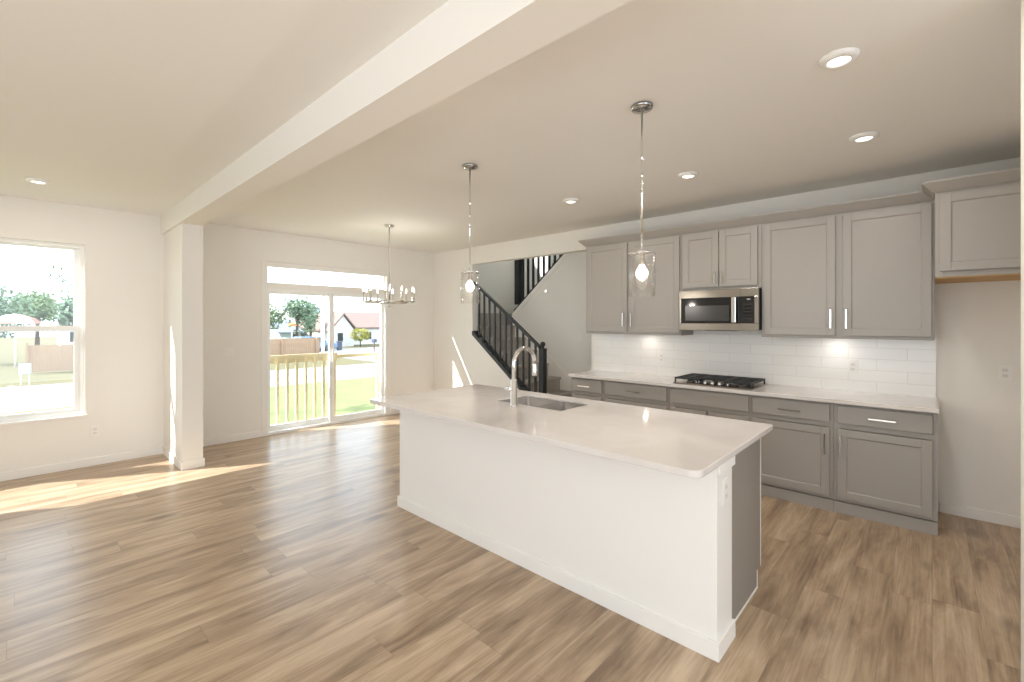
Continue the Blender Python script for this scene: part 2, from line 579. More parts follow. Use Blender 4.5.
# baseboards
def base(name, x0, x1, y0, y1, h=0.085):
    return struct(name, MB().box(x0, x1, y0, y1, 0, h), 'trim', bev=0.003)
T = 0.013
base('baseboard_far', XL, PBX0, W - T, W)
base('baseboard_patio', PBX1, DX0 - 0.055, W - T, W)
base('baseboard_corner', DX1 + 0.055, K - T, W - T, W)
base('baseboard_stair', K - T, K, 4.14, W)
base('baseboard_alcove', K - T, K, -1.0, -0.045)
b_ = MB()
b_.box(PBX0 - T, PBX0, 5.68 - T, W - T, 0, 0.085)
b_.box(PBX0, PBX1, 5.68 - T, 5.68, 0, 0.085)
b_.box(PBX1, PBX1 + T, 5.68 - T, W - T, 0, 0.085)
struct('baseboard_pilaster', b_, 'trim')

# windows on the far wall
GY = W + 0.085
def window(name, x0, x1, label=None, mull=None):
    root = sroot(name, ((x0 + x1) / 2, GY, WZ0), label)
    f = MB()
    t = 0.035
    y0, y1 = W + 0.045, W + WT
    f.box(x0, x0 + t, y0, y1, WZ0, WZ1); f.box(x1 - t, x1, y0, y1, WZ0, WZ1)
    f.box(x0 + t, x1 - t, y0, y1, WZ0, WZ0 + t); f.box(x0 + t, x1 - t, y0, y1, WZ1 - t, WZ1)
    f.build('window_frame', 'vinyl', root)
    xs = [x0 + t, x1 - t]
    if mull:
        MB().box(x0 + t, x1 - t, GY + 0.01, GY + 0.016, WZ0 + t, WZ1 - t).build('pane', 'pane', root)
        xs = []
    for a, b in zip(xs, xs[1:]):
        for nm, za, zb, yy in (('upper_sash', 1.43, WZ1 - t, GY + 0.012), ('lower_sash', WZ0 + t, 1.49, GY - 0.022)):
            s = MB(); q = 0.045
            zt = zb - (q if nm == 'lower_sash' else 0.02)
            s.box(a, a + q, yy, yy + 0.03, za, zb); s.box(b - q, b, yy, yy + 0.03, za, zb)
            s.box(a + q, b - q, yy, yy + 0.03, za, za + q - 0.01); s.box(a + q, b - q, yy, yy + 0.03, zt, zb)
            so = s.build(nm, 'vinyl', root)
            MB().box(a + q, b - q, yy + 0.012, yy + 0.017, za + q - 0.01, zt).build('pane', 'pane', so)
    MB().box(x0 - 0.02, x1 + 0.02, W - 0.022, W + 0.046, WZ0 - 0.018, WZ0 + 0.004).build('sill', 'trim', root, 0.003)
    return root
window('window_1', WX0, WX1, 'double-hung window left of the pilaster')
window('window_2', VX0, VX1, None, True)

# sliding patio door and transom
dr = sroot('door_1', ((DX0 + DX1) / 2, W + 0.07, 0), 'white sliding patio door with two glass panels')
f = MB()
f.box(DX0 - 0.055, DX0 + 0.02, W - 0.006, W + 0.0, 0, 2.337)            # flat casing on the wall
f.box(DX1 - 0.0, DX1 + 0.055, W - 0.006, W + 0.0, 0, 2.337)
f.box(DX0 + 0.02, DX1, W - 0.006, W + 0.03, 2.272, 2.337)  # added lip, hides the transom top raised to let a sun line through
f.box(DX0 + 0.0205, DX1 - 0.0005, W - 0.006, W + 0.0, DZ1, TZ0)
f.build('casing', 'trim', dr)
f = MB()
f.box(DX0, DX0 + 0.035, W, W + WT, 0.0, DZ1); f.box(DX1 - 0.03, DX1, W, W + WT, 0.0, DZ1)
f.box(DX0 + 0.035, DX1 - 0.03, W, W + WT, DZ1 - 0.03, DZ1); f.box(DX0 + 0.035, DX1 - 0.03, W, W + WT, 0.0, 0.035)
f.build('door_frame', 'vinyl', dr)
def panel(nm, x0, x1, y0, gx0, gx1):
    s = MB(); z0, z1 = 0.035, DZ1 - 0.03; gz0, gz1 = 0.105, 1.915
    s.box(x0, gx0, y0, y0 + 0.035, z0, z1); s.box(gx1, x1, y0, y0 + 0.035, z0, z1)
    s.box(gx0, gx1, y0, y0 + 0.035, z0, gz0); s.box(gx0, gx1, y0, y0 + 0.035, gz1, z1)
    o = s.build(nm, 'vinyl', dr)
    MB().box(gx0, gx1, y0 + 0.015, y0 + 0.021, gz0, gz1).build('pane', 'pane', o)
    return o
panel('fixed_panel', DX0 + 0.035, 3.215, W + 0.09, 2.32, 3.15)
sp = panel('sliding_panel', 3.135, DX1 - 0.03, W + 0.048, 3.205, 4.0)
h = MB(); h.tube([(3.17, W + 0.044, 0.92), (3.17, W + 0.02, 0.94), (3.17, W + 0.02, 1.1), (3.17, W + 0.044, 1.12)], 0.008)
h.build('door_handle', 'vinyl', sp)
tr = sroot('window_3', ((DX0 + DX1) / 2, W + 0.07, TZ0), 'transom window above the patio door')
f = MB(); t = 0.022
f.box(DX0, DX0 + t, W + 0.05, W + WT, TZ0, TZ1); f.box(DX1 - t, DX1, W + 0.05, W + WT, TZ0, TZ1)
f.box(DX0 + t, DX1 - t, W + 0.05, W + WT, TZ0, TZ0 + 0.012); f.box(DX0 + t, DX1 - t, W + 0.05, W + WT, TZ1 - 0.006, TZ1)
f.build('window_frame', 'vinyl', tr)
MB().box(DX0 + t, DX1 - t, W + 0.09, W + 0.096, TZ0 + 0.012, TZ1 - 0.006).build('pane', 'pane', tr)
# stairwell window, above the frame of the opening
sw = sroot('window_4', (6.2, W + 0.07, 3.48))
f = MB()
f.box(5.25, 5.31, W + 0.02, W + WT, 3.48, 5.2); f.box(7.14, 7.2, W + 0.02, W + WT, 3.48, 5.2)
f.box(5.31, 7.14, W + 0.02, W + WT, 3.48, 3.54); f.box(5.31, 7.14, W + 0.02, W + WT, 5.14, 5.2)
f.build('window_frame', 'vinyl', sw)
MB().box(5.31, 7.14, W + 0.08, W + 0.086, 3.54, 5.14).build('pane', 'pane', sw)
# roof eave outside
struct('roof_eave', MB().box(-6, 5.2, W + WT, 7.05, 2.875, 3.0), 'trim')
struct('wall_exterior_base', MB().box(-6, 9, W, W + WT, -1.2, -0.12), 'siding')

# tiled backsplash
struct('wall_backsplash', MB().box(K - 0.010, K, -0.022, 3.195, CT, 1.47), 'tile', label='glossy white subway tile backsplash')

# ------------------------------------------------------------------ cabinets
def shaker(name, y0, y1, z0, z1, xf, parent, m='cab', rail=0.058):
    """shaker door facing -X, its face at xf"""
    d = MB(); t = 0.02; r = rail
    d.box(xf, xf + t, y0, y0 + r, z0, z1); d.box(xf, xf + t, y1 - r, y1, z0, z1)
    d.box(xf, xf + t, y0 + r, y1 - r, z0, z0 + r); d.box(xf, xf + t, y0 + r, y1 - r, z1 - r, z1)
    i = 0.007                                                    # sloped inner edge down to the panel
    a = [(y0 + r, z0 + r), (y1 - r, z0 + r), (y1 - r, z1 - r), (y0 + r, z1 - r)]
    b = [(y0 + r + i, z0 + r + i), (y1 - r - i, z0 + r + i), (y1 - r - i, z1 - r - i), (y0 + r + i, z1 - r - i)]
    va = [d.bm.verts.new((xf + 0.001, p[0], p[1])) for p in a]
    vb = [d.bm.verts.new((xf + 0.007, p[0], p[1])) for p in b]
    for k in range(4):
        d.bm.faces.new([va[k], va[(k + 1) % 4], vb[(k + 1) % 4], vb[k]])
    d.box(xf + 0.007, xf + t, y0 + r, y1 - r, z0 + r, z1 - r)
    return d.build(name, m, parent, 0.0018, 1)

def pull(parent, x, y, z, vertical, length=0.16):
    h = MB()
    l2, q = length / 2, 0.006
    if vertical:
        h.box(x - 0.034, x - 0.024, y - q, y + q, z - l2, z + l2)
        for k in (-1, 1): h.box(x - 0.0245, x + 0.002, y - 0.004, y + 0.004, z + k * l2 * 0.8 - 0.004, z + k * l2 * 0.8 + 0.004)
    else:
        h.box(x - 0.034, x - 0.024, y - l2, y + l2, z - q, z + q)
        for k in (-1, 1): h.box(x - 0.0245, x + 0.002, y + k * l2 * 0.8 - 0.004, y + k * l2 * 0.8 + 0.004, z - 0.004, z + 0.004)
    return h.build('handle', 'nickel', parent, 0.001, 1)

UB, UT = 1.40, 2.445
UX = K - 0.335
G_UP, G_LO = 'grey shaker wall cabinets', 'grey shaker base cabinets'
def upper(label, y0, y1, z0, z1, doors, xf=UX, zd0=None, handles=()):
    t = thing('hanging_cabinet', label, 'cabinet', (xf + 0.1, (y0 + y1) / 2, z0), G_UP)
    b = MB(); s = 0.018
    xb = xf + 0.0184
    b.box(xb, K, y0, y0 + s, z0 - 0.012, z1); b.box(xb, K, y1 - s, y1, z0 - 0.012, z1)
    b.box(xb, K, y0 + s, y1 - s, z0 + 0.005, z0 + 0.02); b.box(xb, K, y0 + s, y1 - s, z1 - 0.02, z1)
    b.box(K - 0.01, K, y0 + s, y1 - s, z0 + 0.02, z1 - 0.02)
    b.build('body', 'cab', t)
    ff = MB()
    ys = [y0 + s] + [v for d in doors for v in d][1:-1] + [y1 - s]
    ff.box(xf, xf + 0.018, y0, doors[0][0] + 0.02, z0 - 0.012, z1)
    ff.box(xf, xf + 0.018, doors[-1][1] - 0.02, y1, z0 - 0.012, z1)
    for a, b2 in zip(doors, doors[1:]): ff.box(xf, xf + 0.018, a[1] - 0.012, b2[0] + 0.012, z0 + 0.03, z1 - 0.03)
    ff.box(xf, xf + 0.018, doors[0][0] + 0.02, doors[-1][1] - 0.02, z0 - 0.012, z0 + 0.03)
    ff.box(xf, xf + 0.018, doors[0][0] + 0.02, doors[-1][1] - 0.02, z1 - 0.03, z1)
    ff.build('face_frame', 'cab', t, 0.001, 1)
    for i, (a, b2) in enumerate(doors):
        d = shaker('door', a, b2, z0 + 0.014 if zd0 is None else zd0, z1 - 0.02, xf - 0.021, t)
        if i < len(handles) and handles[i]:
            hy, hz, ln = handles[i]
            pull(d, xf - 0.021, hy, hz, True, ln)
    return t
uc1 = upper('pair of grey wall cabinets between stair opening and microwave', 1.928, 3.105, UB, UT, [(1.944, 2.513), (2.547, 3.078)], handles=[(2.485, 1.555, 0.15), (2.585, 1.555, 0.15)])
uc2 = upper('short grey wall cabinet directly above the microwave', 1.17, 1.926, 1.862, UT, [(1.20, 1.541), (1.551, 1.905)], handles=[(1.515, 1.965, 0.115), (1.58, 1.965, 0.115)])
uc3 = upper('pair of large grey wall cabinets between microwave and fridge alcove', -0.012, 1.168, UB, UT, [(0.003, 0.551), (0.603, 1.147)], handles=[(0.525, 1.555, 0.16), (0.632, 1.555, 0.16)])
# deep cabinet over the empty fridge alcove
FX = K - 0.615
fc = upper('deep grey cabinet mounted over the empty fridge alcove', -0.985, -0.0135, 1.858, UT, [(-0.975, -0.505), (-0.495, -0.038)], xf=FX, zd0=1.886)
MB().box(FX + 0.012, K, -0.985, -0.0165, 1.838, 1.846).build('underside', 'raw_wood', fc, label='unpainted wooden underside')
# crown molding
def crown(parent, path):
    """runs a crown profile along a list of (x,y) corners; outside is to the left of travel"""
    m = MB()
    prof = [(0.0, UT + 0.0005), (0.008, UT + 0.0005), (0.068, UT + 0.064), (0.070, UT + 0.075), (0.0, UT + 0.075)]
    P = [Vector((p[0], p[1])) for p in path]
    rings = []
    for i, p in enumerate(P):
        ds = []
        if i > 0: ds.append((P[i] - P[i - 1]).normalized())
        if i < len(P) - 1: ds.append((P[i + 1] - P[i]).normalized())
        ns = [Vector((-d.y, d.x)) for d in ds]
        n = ns[0] if len(ns) == 1 else (ns[0] + ns[1]) / (1 + ns[0].dot(ns[1]))
        rings.append([m.bm.verts.new((p.x + n.x * o, p.y + n.y * o, z)) for o, z in prof])
    for A, B in zip(rings, rings[1:]):
        for k in range(len(prof)):
            k2 = (k + 1) % len(prof)
            m.bm.faces.new([A[k], A[k2], B[k2], B[k]])
    m.bm.faces.new(rings[0][::-1]); m.bm.faces.new(rings[-1])
    return m.build('crown_molding', 'cab', parent)
crown(uc3, [(UX, -0.012), (UX, 1.1685)])
crown(uc2, [(UX, 1.1695), (UX, 1.9265)])
crown(uc1, [(UX, 1.9275), (UX, 3.105), (K - 0.003, 3.105)])
crown(fc, [(FX, -0.98), (FX, -0.0135), (UX - 0.072, -0.0135)])

# base cabinets
BXF = K - 0.578          # face frame plane
def base_cab(label, y0, y1, drawers, doors, kick=True):
    t = thing('base_cabinet', label, 'cabinet', (BXF + 0.2, (y0 + y1) / 2, 0), G_LO)
    b = MB(); s = 0.018
    b.box(BXF + 0.018, K - 0.01, y0, y0 + s, 0, CT - 0.034); b.box(BXF + 0.018, K - 0.01, y1 - s, y1, 0, CT - 0.034)
    b.box(BXF + 0.018, K - 0.01, y0 + s, y1 - s, 0.10, 0.118); b.box(K - 0.022, K - 0.01, y0 + s, y1 - s, 0.118, CT - 0.034)
    b.build('body', 'cab', t)
    f = MB()
    f.box(BXF, BXF + 0.018, y0, y0 + 0.045, 0.10, CT - 0.034); f.box(BXF, BXF + 0.018, y1 - 0.045, y1, 0.10, CT - 0.034)
    f.box(BXF, BXF + 0.018, y0 + 0.045, y1 - 0.045, 0.10, 0.145); f.box(BXF, BXF + 0.018, y0 + 0.045, y1 - 0.045, 0.68, 0.73)
    f.box(BXF, BXF + 0.018, y0 + 0.045, y1 - 0.045, 0.85, CT - 0.034)
    f.build('face_frame', 'cab', t)
    MB().box(BXF - 0.004, BXF + 0.014, y0, y1, 0, 0.092).build('toe_kick', 'cab', t)
    for (a, c2, z0, z1, hh) in drawers:
        d = MB().box(BXF - 0.021, BXF - 0.001, a, c2, z0, z1).build('drawer', 'cab', t, 0.004, 2)
        if hh: pull(d, BXF - 0.021, hh, (z0 + z1) / 2 - 0.006, False, 0.165)
    for (a, c2, z0, z1, hy) in doors:
        d = shaker('door', a, c2, z0, z1, BXF - 0.021, t)
        if hy: pull(d, BXF - 0.021, hy, 0.545, True, 0.17)
    return t
DZ0, DZ1_, RZ0, RZ1 = 0.722, 0.862, 0.125, 0.676
base_cab('narrow grey base cabinet at the stair end of the counter', 2.706, 3.148, [(2.727, 3.128, DZ0, DZ1_, 2.95)], [(2.727, 3.128, RZ0, RZ1, 2.76)])
base_cab('grey base cabinet with wide drawers left of the cooktop', 1.952, 2.704, [(1.972, 2.684, DZ0, DZ1_, 2.335), (1.972, 2.684, 0.41, RZ1, 2.335), (1.972, 2.684, RZ0, 0.395, 2.335)], [])
base_cab('grey base cabinet with blank drawer front below the gas cooktop', 1.192, 1.950, [(1.209, 1.934, DZ0, DZ1_, None)], [(1.209, 1.566, RZ0, RZ1, 1.535), (1.576, 1.934, RZ0, RZ1, 1.605)])
base_cab('grey base cabinet between the cooktop and the end cabinet', 0.585, 1.190, [(0.609, 1.176, DZ0, DZ1_, 0.89)], [(0.609, 1.176, RZ0, RZ1, 0.638)])
base_cab('grey base cabinet at the fridge alcove end of the counter', -0.03, 0.583, [(-0.002, 0.557, DZ0, DZ1_, 0.28)], [(-0.002, 0.557, RZ0, RZ1, 0.535)])
ct = MB().box(K - 0.635, K - 0.0005, -0.036, 3.165, CT - 0.032, CT).build('countertop', 'quartz', None, 0.004)
tag(ct, 'white quartz countertop running along the tiled wall', 'countertop')

# ------------------------------------------------------------------ microwave
MX = K - 0.415
my0, my1, mz0, mz1 = 1.176, 1.916, 1.445, 1.845
mw = thing('microwave', 'stainless steel microwave mounted above the cooktop', 'microwave', (MX + 0.2, 1.55, mz0))
b = MB(); b.box(MX + 0.03, K - 0.012, my0, my1, mz0 + 0.008, mz1)
b.build('body', 'iron', mw, 0.004)
fr = MB()
FY = 1.395                                                     # door hinge-side / control split
fr.box(MX, MX + 0.029, 1.336, my0, mz1 - 0.078, mz1); fr.box(MX, MX + 0.029, 1.336, my0, mz0, mz0 + 0.07)
fr.box(MX, MX + 0.029, my0, my0 + 0.035, mz0 + 0.07, mz1 - 0.078)
fr.build('control_surround', 'steel', mw, 0.003)
dm = MB()
dm.box(MX, MX + 0.029, 1.338, my1, mz1 - 0.078, mz1); dm.box(MX, MX + 0.029, 1.338, my1, mz0, mz0 + 0.07)
dm.box(MX, MX + 0.029, 1.898, my1, mz0 + 0.07, mz1 - 0.078)
door = dm.build('door', 'steel', mw, 0.003)
MB().box(MX + 0.002, MX + 0.029, 1.338, 1.897, mz0 + 0.071, mz1 - 0.079).build('door_glass', 'black_glass', door)
MB().box(MX + 0.0005, MX + 0.002, 1.435, 1.855, mz0 + 0.095, mz1 - 0.155).build('mesh_window', 'window_mesh', door)
h = MB()
h.box(MX - 0.045, MX - 0.03, 1.360, 1.400, mz0 + 0.075, mz1 - 0.08)
h.box(MX - 0.031, MX + 0.002, 1.366, 1.394, mz1 - 0.11, mz1 - 0.085); h.box(MX - 0.031, MX + 0.002, 1.366, 1.394, mz0 + 0.08, mz0 + 0.105)
h.build('handle', 'chrome', door, 0.005)
cp = MB().box(MX + 0.001, MX + 0.028, my0 + 0.036, 1.337, mz0 + 0.071, mz1 - 0.079).build('control_panel', 'black_glass', mw)
MB().box(MX - 0.0005, MX + 0.001, 1.245, 1.275, mz1 - 0.108, mz1 - 0.098).build('display', 'print', cp)
for r in range(5):
    for q in range(3):
        MB().box(MX - 0.0005, MX + 0.001, 1.235 + q * 0.028, 1.251 + q * 0.028, 1.555 + r * 0.034, 1.561 + r * 0.034).build('key_mark', 'window_mesh', cp)
MB().box(MX + 0.03, MX + 0.12, 1.38, 1.66, mz0 - 0.004, mz0 + 0.0075).build('vent_grille', 'rubber', mw)

# ------------------------------------------------------------------ gas cooktop
gx0, gx1, gy0, gy1 = K - 0.575, K - 0.075, 1.185, 1.915
ck = thing('gas_cooktop', 'black and steel gas cooktop set into the counter', 'cooktop', ((gx0 + gx1) / 2, 1.55, CT))
MB().box(gx0, gx1, gy0, gy1, CT + 0.0006, CT + 0.012).build('tray', 'steel', ck, 0.004)
def burner(x, y, r):
    b = MB().lathe((x, y, CT + 0.012), [(0, 0), (r, 0), (r, 0.010), (r * 0.8, 0.014), (0, 0.014)], 20).build('burner', 'steel', ck)
    MB().lathe((x, y, CT + 0.026), [(0, 0), (r * 0.72, 0), (r * 0.75, 0.006), (r * 0.6, 0.010), (0, 0.010)], 20).build('burner_cap', 'iron', b)
for x, y, r in ((gx0 + 0.13, gy0 + 0.13, 0.04), (gx1 - 0.12, gy0 + 0.13, 0.045), (gx1 - 0.16, 1.55, 0.055), (gx0 + 0.13, gy1 - 0.13, 0.04), (gx1 - 0.12, gy1 - 0.13, 0.045)):
    burner(x, y, r)
gt = CT + 0.062
def grate(y0, y1, x0):
    g = MB(); t = 0.012
    x1 = gx1 - 0.02
    for (a, b2, c2, d) in ((x0, x0 + t, y0, y1), (x1 - t, x1, y0, y1)): g.box(a, b2, c2, d, gt - 0.016, gt)
    for yy in (y0, y1 - t): g.box(x0 + t, x1 - t, yy, yy + t, gt - 0.016, gt)
    ym = (y0 + y1) / 2
    g.box(x0 + t, x1 - t, ym - 0.005, ym + 0.005, gt - 0.014, gt)
    for k in (0.12, 0.24, 0.36, 0.5, 0.64, 0.76, 0.88):
        xx = x0 + (x1 - x0) * k
        g.box(xx - 0.005, xx + 0.005, y0 + t, ym - 0.006, gt - 0.014, gt); g.box(xx - 0.005, xx + 0.005, ym + 0.006, y1 - t, gt - 0.014, gt)
    for xx in (x0, x1 - t):
        for yy in (y0, y1 - t): g.box(xx, xx + t, yy, yy + t, CT + 0.012, gt - 0.017)
    g.build('grate', 'iron', ck)
grate(gy0 + 0.012, gy0 + 0.243, gx0 + 0.015)
grate(gy0 + 0.249, gy1 - 0.249, gx0 + 0.115)
grate(gy1 - 0.243, gy1 - 0.012, gx0 + 0.015)
for i in range(5):
    y = 1.55 + (i - 2) * 0.068
    k = MB().lathe((gx0 + 0.055, y, CT + 0.012), [(0, 0), (0.021, 0), (0.020, 0.012), (0.016, 0.028), (0.014, 0.030), (0, 0.030)], 18)
    k.build('knob', 'chrome', ck)

# ------------------------------------------------------------------ island
IX0, IX1, IY0, IY1 = 1.885, 3.065, 0.70, 3.31
isl = thing('kitchen_island', 'white panelled kitchen island with grey cabinet end on the oak floor', 'kitchen island', (2.5, 1.98, 0))
PX0, PX1, PY0, PY1 = 2.14, 2.352, 0.716, 3.25
MB().box(PX0, PX1, PY0, PY1, 0, CT - 0.033).build('knee_wall', 'trim', isl, 0.003)
b = MB()
b.box(PX0 - 0.014, PX0 - 0.0003, PY0 - 0.014, PY1 + 0.014, 0, 0.084)
b.box(PX0, PX1 + 0.008, PY0 - 0.014, PY0 - 0.0003, 0, 0.084)
b.box(PX0, PX1, PY1 + 0.0003, PY1 + 0.014, 0, 0.084)
b.build('base_trim', 'trim', isl, 0.002)
b = MB()
b.box(PX0, PX1 + 0.012, PY0 - 0.012, PY0 - 0.0003, CT - 0.078, CT - 0.033)
b.box(PX1 + 0.0003, PX1 + 0.012, PY0, PY0 + 0.02, CT - 0.078, CT - 0.033)
b.build('top_trim', 'trim', isl, 0.002)
CX0, CX1 = PX1 + 0.002, 2.955
ep = MB()
ey = 0.742
ep.prism([(CX0, ey, 0.0), (CX1 - 0.07, ey, 0.0), (CX1 - 0.07, ey, 0.10), (CX1, ey, 0.10), (CX1, ey, CT - 0.033), (CX0, ey, CT - 0.033)], (0, 0.018, 0))
ep.build('end_panel', 'cab_shaded', isl, label='plain grey end panel')
sh = MB()
sh.box(CX0 + 0.01, CX1 - 0.07, ey - 0.005, ey - 0.0003, 0, 0.009)
sh.box(CX1 - 0.0795, CX1 - 0.07, ey - 0.003, ey - 0.0003, 0.012, 0.10)
sh.box(CX1 - 0.008, CX1 - 0.0, ey - 0.003, ey - 0.0003, 0.10, CT - 0.034)  # white strip standing in for the highlight on the panel's far edge
sh.build('shoe_trim_and_highlight', 'trim', isl)
ib = MB()
ib.box(CX0, CX1, 0.762, 0.78, 0.1, CT - 0.034); ib.box(CX0, CX1, PY1 - 0.03, PY1 - 0.012, 0.0, CT - 0.034)
ib.box(CX0, CX1 - 0.07, 0.78, PY1 - 0.03, 0.1, 0.118)
ib.box(CX1 - 0.08, CX1 - 0.062, 0.76, PY1 - 0.03, 0.0, 0.0995)
for yy in (1.33, 1.75, 2.63): ib.box(CX0 + 0.002, CX1 - 0.02, yy, yy + 0.018, 0.12, 0.6)
ib.build('cabinet_body', 'cab', isl)
for (a, c2) in ((0.775, 1.33), (1.34, 1.76)):
    dd = MB().box(CX1 - 0.0, CX1 + 0.02, a, c2, DZ0, DZ1_).build('drawer', 'cab', isl, 0.003)
for (a, c2) in ((0.775, 1.33), (1.34, 1.76), (1.77, 2.2), (2.21, 2.64), (2.65, 3.22)):
    dd = MB().box(CX1 - 0.0, CX1 + 0.02, a, c2, RZ0, RZ1 if c2 < 1.8 else DZ1_).build('door', 'cab', isl, 0.003)
# island countertop with the sink cut-out
SKX0, SKX1, SKY0, SKY1 = 2.535, 2.895, 1.885, 2.51
def rounded(x0, x1, y0, y1, r, z, n=8, rf=None):
    pts = []
    q = r if rf is None else rf                     # radius of the two corners at x1
    for cx, cy, a0 in ((x1 - q, y1 - q, 0), (x0 + r, y1 - r, 90), (x0 + r, y0 + r, 180), (x1 - q, y0 + q, 270)):
        r_ = q if a0 in (0, 270) else r
        for k in range(n + 1):
            a = math.radians(a0 + 90 * k / n)
            pts.append((cx + r_ * math.cos(a), cy + r_ * math.sin(a), z))
    return pts
def slab_with_hole(outer, inner, zt, zb):
    m = MB()
    rings = []
    for pts, z in ((outer, zt), (inner, zt), (outer, zb), (inner, zb)):
        rings.append([m.bm.verts.new((p[0], p[1], z)) for p in pts])
    n = len(outer)
    ot, it, ob, ibt = rings
    for k in range(n):
        k2 = (k + 1) % n
        m.bm.faces.new([ot[k], ot[k2], it[k2], it[k]])
        m.bm.faces.new([ob[k], ibt[k], ibt[k2], ob[k2]])
        m.bm.faces.new([ot[k], ob[k], ob[k2], ot[k2]])
        m.bm.faces.new([it[k], it[k2], ibt[k2], ibt[k]])
    return m
co = slab_with_hole(rounded(IX0, IX1, IY0, IY1, 0.05, 0, rf=0.012), rounded(SKX0, SKX1, SKY0, SKY1, 0.02, 0), CT, CT - 0.032)
ict = co.build('countertop', 'quartz', None, 0.004)
tag(ict, 'white quartz countertop with rounded corners on the island', 'countertop')

# ------------------------------------------------------------------ sink and faucet
sk = thing('kitchen_sink', 'undermount double-bowl steel sink in the island countertop', 'sink', (2.71, 2.2, 0.70))
SD = 2.145
ov = -0.003
def bowl(y0, y1, depth):
    m = MB()
    zt = CT - 0.008
    top = rounded(SKX0 - ov, SKX1 + ov, y0, y1, 0.03, 0, 5)
    mid = rounded(SKX0 - ov + 0.006, SKX1 + ov - 0.006, y0 + 0.006, y1 - 0.006, 0.04, 0, 5)
    bot = rounded(SKX0 + 0.03, SKX1 - 0.03, y0 + 0.045, y1 - 0.045, 0.04, 0, 5)
    R = []
    for pts, z in ((top, zt), (mid, zt - depth + 0.03), (bot, zt - depth)):
        R.append([m.bm.verts.new((p[0], p[1], z)) for p in pts])
    n = len(top)
    for A, B in zip(R, R[1:]):
        for k in range(n):
            f = m.bm.faces.new([A[k], A[(k + 1) % n], B[(k + 1) % n], B[k]]); f.smooth = True
    m.bm.faces.new(R[-1])
    o = m.build('bowl', 'sink_steel', sk)
    md = o.modifiers.new('thick', 'SOLIDIFY'); md.thickness = 0.002; md.offset = 1
    MB().lathe(((SKX0 + SKX1) / 2, (y0 + y1) / 2, zt - depth + 0.002), [(0, 0.001), (0.03, 0.001), (0.034, 0.003), (0.042, 0.003), (0.044, 0.0)], 22).build('drain', 'chrome', o)
bowl(SKY0 - ov, SD - 0.008, 0.17)
bowl(SD + 0.008, SKY1 + ov, 0.17)
MB().box(SKX0 + 0.004, SKX1 - 0.004, SD - 0.0075, SD + 0.0075, CT - 0.06, CT - 0.022).build('divider', 'sink_steel', sk, 0.003)

fx, fy = 2.455, 2.25
fa = thing('faucet', 'tall chrome pull-down gooseneck faucet beside the sink', 'faucet', (fx, fy, CT))
b = MB().lathe((fx, fy, CT + 0.0005), [(0, 0), (0.030, 0), (0.030, 0.006), (0.024, 0.012), (0.023, 0.19), (0.017, 0.198), (0, 0.198)], 24)
b.build('base', 'chrome', fa)
path = [(fx, fy, CT + 0.19), (fx, fy, 1.215)]
R_ = 0.118
for k in range(1, 17):
    a = math.pi * k / 16 * 1.0
    path.append((fx + R_ - R_ * math.cos(a), fy, 1.215 + R_ * math.sin(a)))
MB().tube(path, 0.0155, 16).build('spout', 'chrome', fa)
ex = fx + 2 * R_
MB().tube([(ex, fy, 1.217), (ex, fy, 1.20), (ex + 0.002, fy, 1.15), (ex + 0.003, fy, 1.118), (ex + 0.003, fy, 1.112)], [0.0165, 0.0185, 0.020, 0.0215, 0.018], 18).build('spray_head', 'chrome', fa)
MB().tube([(ex + 0.003, fy, 1.1115), (ex + 0.003, fy, 1.106)], 0.015, 16).build('nozzle', 'rubber', fa)
MB().tube([(fx, fy + 0.018, 1.035), (fx, fy + 0.066, 1.035)], 0.0155, 16).build('valve', 'chrome', fa)
MB().tube([(fx, fy + 0.052, 1.035), (fx - 0.018, fy + 0.053, 1.036), (fx - 0.042, fy + 0.054, 1.038)], [0.006, 0.005, 0.0045], 10).build('lever', 'chrome', fa)

# ------------------------------------------------------------------ outlets and switches
def plate(name, label, cat, p, axis, w_=0.07, h_=0.115, kind='outlet', gang=1):
    """wall plate with its face looking along axis ('-x','-y') at p on the wall surface"""
    t = thing(name, label, cat, p)
    x, y, z = p
    w2 = w_ * (1 if gang == 1 else 1.65)
    d = 0.006
    def bx(a0, a1, d0, d1, z0, z1):
        if axis == '-x': return MB().box(x - d1, x - d0, y + a0, y + a1, z + z0, z + z1)
        return MB().box(x + a0, x + a1, y - d1, y - d0, z + z0, z + z1)
    bx(-w2 / 2, w2 / 2, 0.0005, d, -h_ / 2, h_ / 2).build('cover_plate', 'plastic', t, 0.0015)
    for g in range(gang):
        c0 = (g - (gang - 1) / 2) * 0.046
        if kind == 'outlet':
            for s in (-1, 1):
                r = bx(c0 - 0.017, c0 + 0.017, d, d + 0.0018, s * 0.021 - 0.014, s * 0.021 + 0.014).build('receptacle', 'plastic_grey', t, 0.0015)
                for q in (-1, 1):
                    bx(c0 + q * 0.0065 - 0.0012, c0 + q * 0.0065 + 0.0012, d + 0.0018, d + 0.0022, s * 0.021 - 0.004, s * 0.021 + 0.006).build('slot', 'slot', r)
        else:
            bx(c0 - 0.016, c0 + 0.016, d, d + 0.003, -0.033, 0.033).build('rocker', 'plastic', t, 0.0015)
    return t
plate('electrical_outlet', 'white outlet low on the far wall between window and pilaster', 'outlet', (0.542, W, 0.365), '-y')
plate('electrical_outlet', 'white outlet on the end of the island knee wall', 'outlet', (2.245, PY0, 0.735), '-y')
plate('electrical_outlet', 'white outlet on the tile between cooktop and fridge alcove', 'outlet', (K - 0.010, 0.518, 1.13), '-x')
plate('electrical_outlet', 'white outlet on the tile near the microwave, left of the cooktop', 'outlet', (K - 0.010, 2.292, 1.115), '-x')
